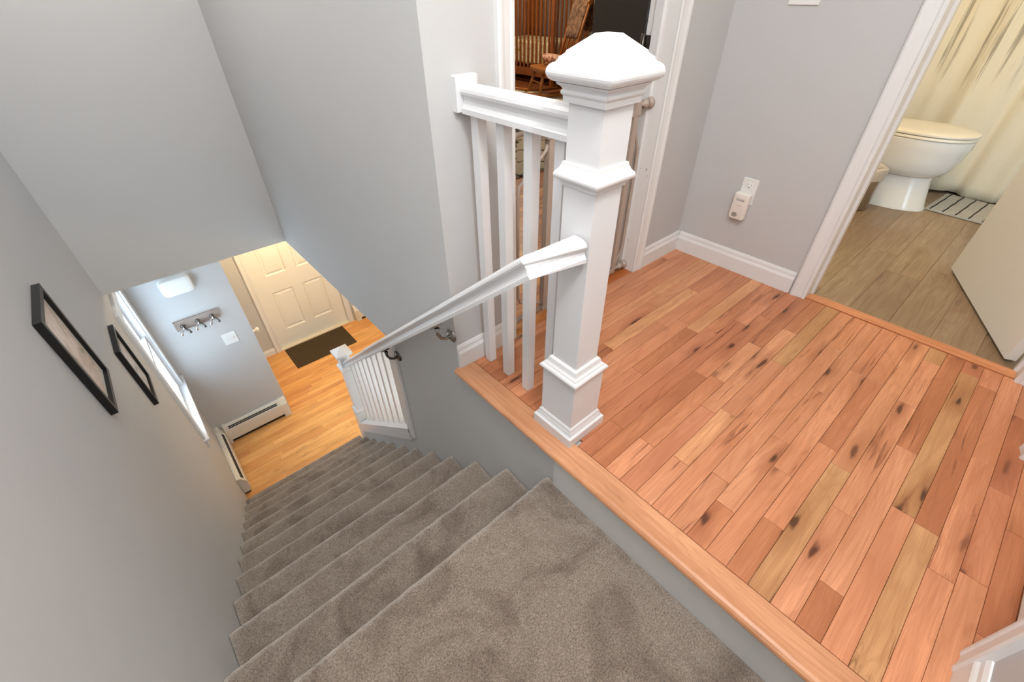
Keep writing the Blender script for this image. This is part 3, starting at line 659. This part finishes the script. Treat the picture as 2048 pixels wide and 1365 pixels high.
under(MB().quadstrip([cr(-.004, YH-.0002), cr(-.004, YH-.005)]).build('base_plate', M['plastic']), ch)

# ---- baseboard heaters
def heater(label, axis, a, b, at, sgn, endcap, corner):
    """profile runs out from the wall; slots cut across the sloping top"""
    z = -HF; pf = [(.002, .03), (.002, .222), (.022, .226), (.034, .218), (.064, .168), (.066, .155), (.066, .045), (.060, .040), (.055, .03)]
    L = abs(b-a); root = thing('baseboard_heater', label, 'heater', ((a+b)/2, at, z) if axis == 'x' else (at, (a+b)/2, z))
    ax = 'x' if axis == 'x' else 'y'
    def P(poly): return [(at+sgn*u, z+v) for u, v in poly]
    under(MB().prism(P(pf), a, b, ax).build('cover', M['cream']), root)
    for t0 in (.26, .52):
        # slot strip lying in the sloping face
        u0, v0 = .034+.030*t0, .218-.050*t0; du, dv = .0055, -.0092
        nx_, nz_ = .0022, .0014
        under(MB().prism(P([(u0+nx_, v0+nz_), (u0+du+nx_, v0+dv+nz_), (u0+du-.004, v0+dv-.0025), (u0-.004, v0-.0025)]), a+.03, b-.03, ax).build('vent_slot', M['slot']), root)
    under(MB().prism(P([(.002, .004), (.05, .004), (.05, .032), (.002, .032)]), a+.01, b-.01, ax).build('fin_tray', M['slot']), root)
    gp = [(.0, .002), (.0, .228), (.023, .2315), (.037, .222), (.068, .170), (.0705, .156), (.0705, .002)]
    for q0, q1 in endcap: under(MB().prism(P(gp), q0, q1, ax).build('end_cap', M['cream']), root)
    return root
heater('cream baseboard heater on the lower wall below the hooks', 'x', -.975, -.445, YH, -1, [(-.450, -.383), (-W+.073, -.972)], None)
heater('cream baseboard heater along the left wall at the stair foot', 'y', 2.742, YH-.073, -W, 1, [(YH-.075, YH-.001)], None)
heater('cream baseboard heater right of the front door', 'x', .97, 1.9, YD, -1, [(.905, .975)], None)

# ---- front door
fd = thing('front_door', 'white six-panel front door at the end of the foyer', 'door', ((FD0+FD1)/2, YD+.06, -HF))
DW = FD1-FD0; y0 = YD+.035; zt = -HF+2.03
xs = [FD0+.003, .062, .300, .418, .660, FD1-.003]; zz = [-HF+.022, -2.180, -1.650, -1.430, -.845, -.735, -.545, zt]
leaf = MB(); leaf.box((FD0+.003, y0+.014, zz[0]), (FD1-.003, y0+.045, zt)); lf = leaf.build('leaf', M['doorwhite']); under(lf, fd)
for a, b in ((0, 1), (2, 3), (4, 5)): under(MB().box((xs[a], y0, zz[0]), (xs[b], y0+.0142, zt)).build('stile', M['doorwhite']), fd)
for a, b in ((0, 1), (2, 3), (4, 5), (6, 7)):
    for c, d in ((1, 2), (3, 4)): under(MB().box((xs[c], y0, zz[a]), (xs[d], y0+.0142, zz[b])).build('rail', M['doorwhite']), fd)
for r in ((1, 2), (3, 4), (5, 6)):
    for c, d in ((1, 2), (3, 4)):
        X0, X1, Z0, Z1 = xs[c], xs[d], zz[r[0]], zz[r[1]]
        def rr(i, y): return [(X0+i, y, Z0+i), (X1-i, y, Z0+i), (X1-i, y, Z1-i), (X0+i, y, Z1-i)]
        under(MB().quadstrip([rr(.001, y0+.0138), rr(.001, y0+.001), rr(.012, y0+.012), rr(.018, y0+.0125), rr(.042, y0+.003), rr(.046, y0+.003)]).build('panel', M['doorwhite']), fd)
kb = MB(); kb.lathe((FD1-.07, 0, -HF+.95), [(0, y0), (.028, y0), (.028, y0-.006), (.012, y0-.012), (.012, y0-.03), (.026, y0-.042), (.026, y0-.058), (.012, y0-.066), (0, y0-.066)], 16, 'y'); under(kb.build('knob', M['brass']), fd)
dw = doorway('door_4', 'white casing around the front door', 'x', FD0, FD1, [(YD, -1)], (YD, YD+.13), -HF)
m = MB(); m.prism([(YD-.012, -HF), (YD-.008, -HF+.014), (YD+.03, -HF+.020), (YD+.13, -HF+.020), (YD+.13, -HF)], FD0, FD1, 'x'); th = m.build('sill_plate', M['cream'], dw)
kb = MB(); kb.lathe((0, 3.66, -1.43), [(0, -.375), (.026, -.375), (.026, -.369), (.011, -.364), (.011, -.345), (.022, -.335), (.026, -.322), (.020, -.310), (0, -.308)], 16, 'x'); cdr = thing('closet_door', 'closet door round the corner of the hook wall, its pale knob showing', 'door', (-.372, 3.95, -HF)); under(MB().box((-.3749, 3.62, -HF+.01), (-.365, 4.30, -HF+2.0)).build('leaf', M['doorwhite']), cdr); under(kb.build('knob', M['ivory']), cdr)

# ---- doormat
dm = MB(); dmz = -HF; nxm, nym = 76, 44; rings = []
for j in range(nym+1):
    rings.append([(-.068+.767*i/nxm, 4.130+.452*j/nym, dmz+.009+.0016*(((i//2)+(j//2)) % 2)*(0 < i < nxm)*(0 < j < nym)) for i in range(nxm+1)])
dm.quadstrip(rings, closed=False); dm.box((-.068, 4.130, dmz+.0005), (.699, 4.582, dmz+.0088))
tag(dm.build('doormat', M['mat'], loc=(.315, 4.356, dmz)), 'dark brown ribbed doormat before the white front door', 'doormat')

# ---- bathroom door leaf
ang = math.atan2(.325, .755)
bdr = thing('bathroom_door', 'plain cream bathroom door swung into the bathroom', 'door', (XO+.118, BD1+.016, 0), ang)
def local(m, nm, mat, root): o = m.build(nm, M[mat]); o.parent = root; return o
local(MB().box((0, -.0, .012), (.772, .035, 2.02), .0015), 'leaf', 'doorwhite', bdr)
kb = MB(); kb.lathe((.70, 0, .95), [(0, .035), (.028, .035), (.028, .041), (.012, .047), (.012, .065), (.026, .077), (.024, .095), (0, .101)], 16, 'y'); local(kb, 'knob', 'nickel', bdr)
for z in (.2, 1.0, 1.8):
    hg = MB(); hg.tube([(-.004, .037, z-.045), (-.004, .037, z+.045)], .006, 8); local(hg, 'hinge', 'nickel', bdr)

# ---- toilet
TX = 3.115
to = thing('toilet', 'white toilet with closed lid in the bathroom beside the shower curtain', 'toilet', (TX, 0, 0))
def oval(cx, yf, yb, hw, z, n=40, sq=2.3):
    """plan outline: rounded front (yf, toward -Y) and squarer back (yb)"""
    cy = yf + (yb-yf)*.52; pts = []
    for k in range(n):
        a = 2*PI*k/n; c, s_ = math.cos(a), math.sin(a)
        ry = (cy-yf) if s_ < 0 else (yb-cy); e = 2.15 if s_ < 0 else 3.2
        pts.append((cx + hw*math.copysign(abs(c)**(2/e), c), cy + ry*math.copysign(abs(s_)**(2/e), s_), z))
    return pts
smooth_angle(under(MB().quadstrip([oval(TX, -.232, .28, .128, 0), oval(TX, -.232, .28, .128, .01), oval(TX, -.222, .28, .124, .03), oval(TX, -.205, .28, .116, .10), oval(TX, -.188, .28, .112, .17), oval(TX, -.184, .28, .112, .205)], smooth=True).build('pedestal', M['porcelain']), to), 50)
smooth_angle(under(MB().quadstrip([oval(TX, -.184, .27, .112, .198), oval(TX, -.215, .28, .150, .215), oval(TX, -.245, .29, .170, .25), oval(TX, -.268, .30, .183, .31), oval(TX, -.278, .30, .187, .365), oval(TX, -.285, .30, .190, .38), oval(TX, -.285, .30, .190, .422), oval(TX, -.280, .30, .186, .426)], smooth=True).build('bowl', M['porcelain']), to), 40)
smooth_angle(under(MB().quadstrip([oval(TX, -.280, .215, .186, .4275), oval(TX, -.287, .22, .192, .431), oval(TX, -.287, .22, .192, .440), oval(TX, -.283, .216, .188, .444)], smooth=True).build('seat', M['seam']), to), 50)
smooth_angle(under(MB().quadstrip([oval(TX, -.281, .215, .187, .4475), oval(TX, -.289, .222, .194, .450), oval(TX, -.289, .222, .194, .459), oval(TX, -.280, .215, .186, .464), oval(TX, -.20, .16, .13, .4675), oval(TX, -.08, .08, .04, .469)], smooth=True).build('lid', M['seam']), to), 50)
smooth_angle(under(MB().quadstrip([[(x, y, z) for x, y in rrect(TX-.20+d, TX+.20-d, .245+d, .435-d, .03)] for d, z in ((.03, .40), (.012, .43), (0, .76))], smooth=True).build('tank', M['porcelain']), to), 40)
smooth_angle(under(MB().quadstrip([[(x, y, z) for x, y in rrect(TX-.215+d, TX+.215-d, .235+d, .44-d, .03)] for d, z in ((.006, .761), (0, .766), (0, .79), (.008, .797))], smooth=True).build('tank_lid', M['porcelain']), to), 40)

# ---- bin beside the toilet
bn = thing('waste_bin', 'slim steel waste bin with pale liner beside the toilet', 'bin', (2.855, .09, 0))
bx, by = 2.855, .09
under(MB().lathe((bx, by, 0), [(0, .001), (.066, .001), (.070, .01), (.080, .24), (.082, .255), (.078, .256), (.076, .24), (.066, .02), (0, .02)], 28).build('can', M['steel']), bn)
lin = MB(); rings = []
for z, r, j in ((.19, .0825, .0), (.215, .085, .003), (.245, .085, .004), (.262, .082, .003), (.262, .074, .003), (.235, .071, .003), (.20, .068, 0)):
    rings.append([(bx+(r+j*math.sin(5*a+z*60))*math.cos(a), by+(r+j*math.sin(5*a+z*60))*math.sin(a), z+j*1.5*math.cos(3*a)) for a in [2*PI*k/36 for k in range(36)]])
lin.quadstrip(rings, cap=False, smooth=True); under(lin.build('liner', M['bag']), bn)

# ---- shower curtain, tub, bath mat
cu = MB(); rings = []; nY = 150; nZ = 30
for j in range(nZ+1):
    z = .017 + (2.02-.017)*j/nZ; ring = []
    for i in range(nY+1):
        y = -1.30 + 1.80*i/nY; fl_ = .55+.45*(1-j/nZ)
        ring.append((3.545 + fl_*(.020*math.sin(y*19+.6) + .011*math.sin(y*43+1.1+.4*z) + .007*math.sin(y*9-z*1.3)), y + .008*math.sin(y*31), z + (.006*math.sin(y*19) if j == 0 else 0)))
    rings.append(ring)
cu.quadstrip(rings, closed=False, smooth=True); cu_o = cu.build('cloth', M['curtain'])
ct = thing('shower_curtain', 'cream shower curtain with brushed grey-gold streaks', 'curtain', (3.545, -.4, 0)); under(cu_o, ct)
sol = cu_o.modifiers.new('thick', 'SOLIDIFY'); sol.thickness = .0015
for k in range(12):
    y = -1.26+k*.155; rg = MB(); rg.tube([(3.545+.022*math.cos(a), y, 2.035+.022*math.sin(a)) for a in [2*PI*q/14 for q in range(15)]], .0018, 6); under(rg.build('ring', M['chrome']), ct)
m = MB().tube([(3.545, -1.399, 2.055), (3.545, YW-.001, 2.055)], .0125, 12); tag(m.build('curtain_rod', M['chrome']), 'chrome rod carrying the shower curtain', 'rod')
m = MB(); q = .06
def tubr(d, z): return [(x, y, z) for x, y in rrect(3.64+d, 4.49-d, -1.39+d, YW-.01-d, .05)]
m.quadstrip([tubr(.0, .0), tubr(0, .40), tubr(.004, .41), tubr(.07, .41), tubr(.09, .38), tubr(.14, .10), tubr(.2, .07)]); tag(m.build('bathtub', M['porcelain']), 'white bathtub behind the shower curtain', 'bathtub')
bm_t = thing('bath_mat', 'off-white woven bath mat with thin dark stripes by the tub', 'bath mat', (3.34, -.605, 0), math.radians(-5))
m = MB(); m.box((-.235, -.36, .001), (.175, .36, .012), .003); local(m, 'pile', 'bathmat', bm_t)
for k in range(11):
    y = .33 - k*.066; m = MB(); pts = [(-.230+.40*q/16, y+.0012*math.sin(q*1.1+k), .0125) for q in range(17)]
    m.tube(pts, .0042, 6); local(m, 'stripe', 'stripe', bm_t)

# ---- bedroom: rug, crib, chair
rg = MB(); nxr, nyr = 120, 150; rings = []
cr_, sr_ = math.cos(.0), math.sin(.0)
for j in range(nyr+1):
    ring = []
    for i in range(nxr+1):
        x, y = 1.35+2.75*i/nxr, 2.0+3.0*j/nyr
        ring.append((x, y, .018 + .010*noise.noise((x*40, y*40, 0))+.006*noise.noise((x*15, y*15, 3))))
    rings.append(ring)
rg.quadstrip(rings, closed=False, smooth=True); rg.box((1.35, 2.0, .0005), (4.10, 5.0, .010))
tag(rg.build('shag_rug', M['shag'], loc=(2.7, 3.5, 0)), 'cream shaggy rug with black broken lines in the bedroom', 'rug')

cb = thing('crib', 'honey-brown slatted wooden crib at the far bedroom wall', 'crib', (4.85, 5.2, 0))
CX0, CX1, CY0, CY1 = 4.50, 5.22, 4.52, 5.80
def crib(a, b, nm, bev=.002): under(MB().box(a, b, bev).build(nm, M['crib']), cb)
for x in (CX0, CX1-.045):
    for y in (CY0, CY1-.045): crib((x, y, .0), (x+.045, y+.045, 1.12), 'post')
for x in (CX0+.010, CX1-.035):
    crib((x, CY0+.046, .10), (x+.025, CY1-.046, .20), 'side_rail'); crib((x, CY0+.046, 1.06), (x+.025, CY1-.046, 1.11), 'side_rail')
    k = 0
    for k in range(14): y = CY0+.085+k*.0842; crib((x+.006, y, .20), (x+.020, y+.028, 1.06), 'slat')
for y in (CY0+.010, CY1-.035):
    crib((CX0+.046, y, .10), (CX1-.046, y+.025, .20), 'end_rail'); crib((CX0+.046, y, 1.06), (CX1-.046, y+.025, 1.11), 'end_rail')
    for k in range(7): x = CX0+.085+k*.0842; crib((x, y+.006, .20), (x+.028, y+.020, 1.06), 'slat')
m = MB(); m.box((CX0+.05, CY0+.05, .235), (CX1-.05, CY1-.05, .53), .03); under(m.build('mattress', M['sheet']), cb)

CCX, CCY, CCR = 4.03, 4.06, math.radians(67)
cc = thing('rocking_chair', 'low wooden spindle-back rocking chair in the bedroom', 'chair', (CCX, CCY, .02), CCR)
# local frame: chair faces +Y, seat at z .33
def cl(m, nm, mat='chairwood'): return local(m, nm, mat, cc)
def seatr(d, z): return [(x, y, z) for x, y in rrect(-.23+d, .23-d, -.21+d, .25-d, .09, 6)]
smooth_angle(cl(MB().quadstrip([seatr(.05, .265), seatr(.012, .285), seatr(0, .305), seatr(.004, .325), seatr(.02, .331), seatr(.06, .325)], smooth=True), 'seat'), 50)
for sx in (-1, 1):
    cl(MB().tube([(sx*.15, .17, .28), (sx*.195, .235, .05)], [.021, .018], 10), 'leg'); cl(MB().tube([(sx*.15, -.15, .28), (sx*.20, -.19, .05)], [.021, .018], 10), 'leg')
    m = MB(); pts = [(sx*.20, -.42+.86*q/14, .03+.055*((q-7.5)/7)**2) for q in range(15)]; m.tube(pts, .017, 8); cl(m, 'rocker')
    cl(MB().tube([(sx*.19, -.17, .32), (sx*.215, -.36, .98)], [.020, .015], 10), 'back_post')
for k in range(6):
    x = -.14+k*.056; cl(MB().tube([(x, -.18, .325), (x*1.1, -.355, .94)], .009, 8), 'spindle')
m = MB(); m.tube([(-.235, -.358, .97), (-.12, -.38, .995), (0, -.388, 1.0), (.12, -.38, .995), (.235, -.358, .97)], .026, 10); cl(m, 'crest_rail')
cl(MB().tube([(-.18, .20, .16), (.18, .20, .16)], .010, 8), 'stretcher')
th = MB(); rings = []
prof = [(-.455, .68), (-.450, .80), (-.440, .94), (-.425, 1.02), (-.388, 1.05), (-.345, 1.02), (-.320, .93), (-.285, .80), (-.255, .68), (-.240, .62)]
for k in range(19):
    x = -.19+.38*k/18; rings.append([(x+.008*math.sin(k*1.7+q), y+.008*math.sin(k*.9+q*.8), z+.010*math.sin(k*1.1) * (q in (0, 9))) for q, (y, z) in enumerate(prof)])
th.quadstrip(rings, closed=False, smooth=True); tho = th.build('throw_blanket', M['throw'], loc=(0, 0, 0)); tho.matrix_world = Matrix.Translation(cc.location) @ Matrix.Rotation(CCR, 4, 'Z')
sol = tho.modifiers.new('thick', 'SOLIDIFY'); sol.thickness = .014; tag(tho, 'brown knitted throw hung over the back of the rocking chair', 'throw')
pl = MB(); rings = []
for k in range(13):
    a = PI*k/12-PI/2; r = max(.02, math.cos(a)**.55); rings.append([(x*r, y*r, .055*math.sin(a)) for x, y in rrect(-.19, .19, -.15, .15, .05, 5)])
pl.quadstrip(rings, smooth=True); po = pl.build('cushion', M['pillow']); po.matrix_world = Matrix.Translation((cc.location.x+.05, cc.location.y-.03, cc.location.z+.392)) @ Matrix.Rotation(CCR, 4, 'Z') @ Matrix.Rotation(.18, 4, 'X')
tag(po, 'pinkish patterned cushion on the rocking chair seat', 'cushion')
# ---- ceiling lamp that lights the hall
lp = thing('ceiling_light', 'flush round hall ceiling lamp', 'lamp', (-.36, -.70, CEIL))
under(MB().lathe((-.36, -.70, CEIL), [(0, -.001), (.20, -.001), (.20, -.022), (.19, -.03), (0, -.03)], 32).build('pan', M['nickel']), lp)
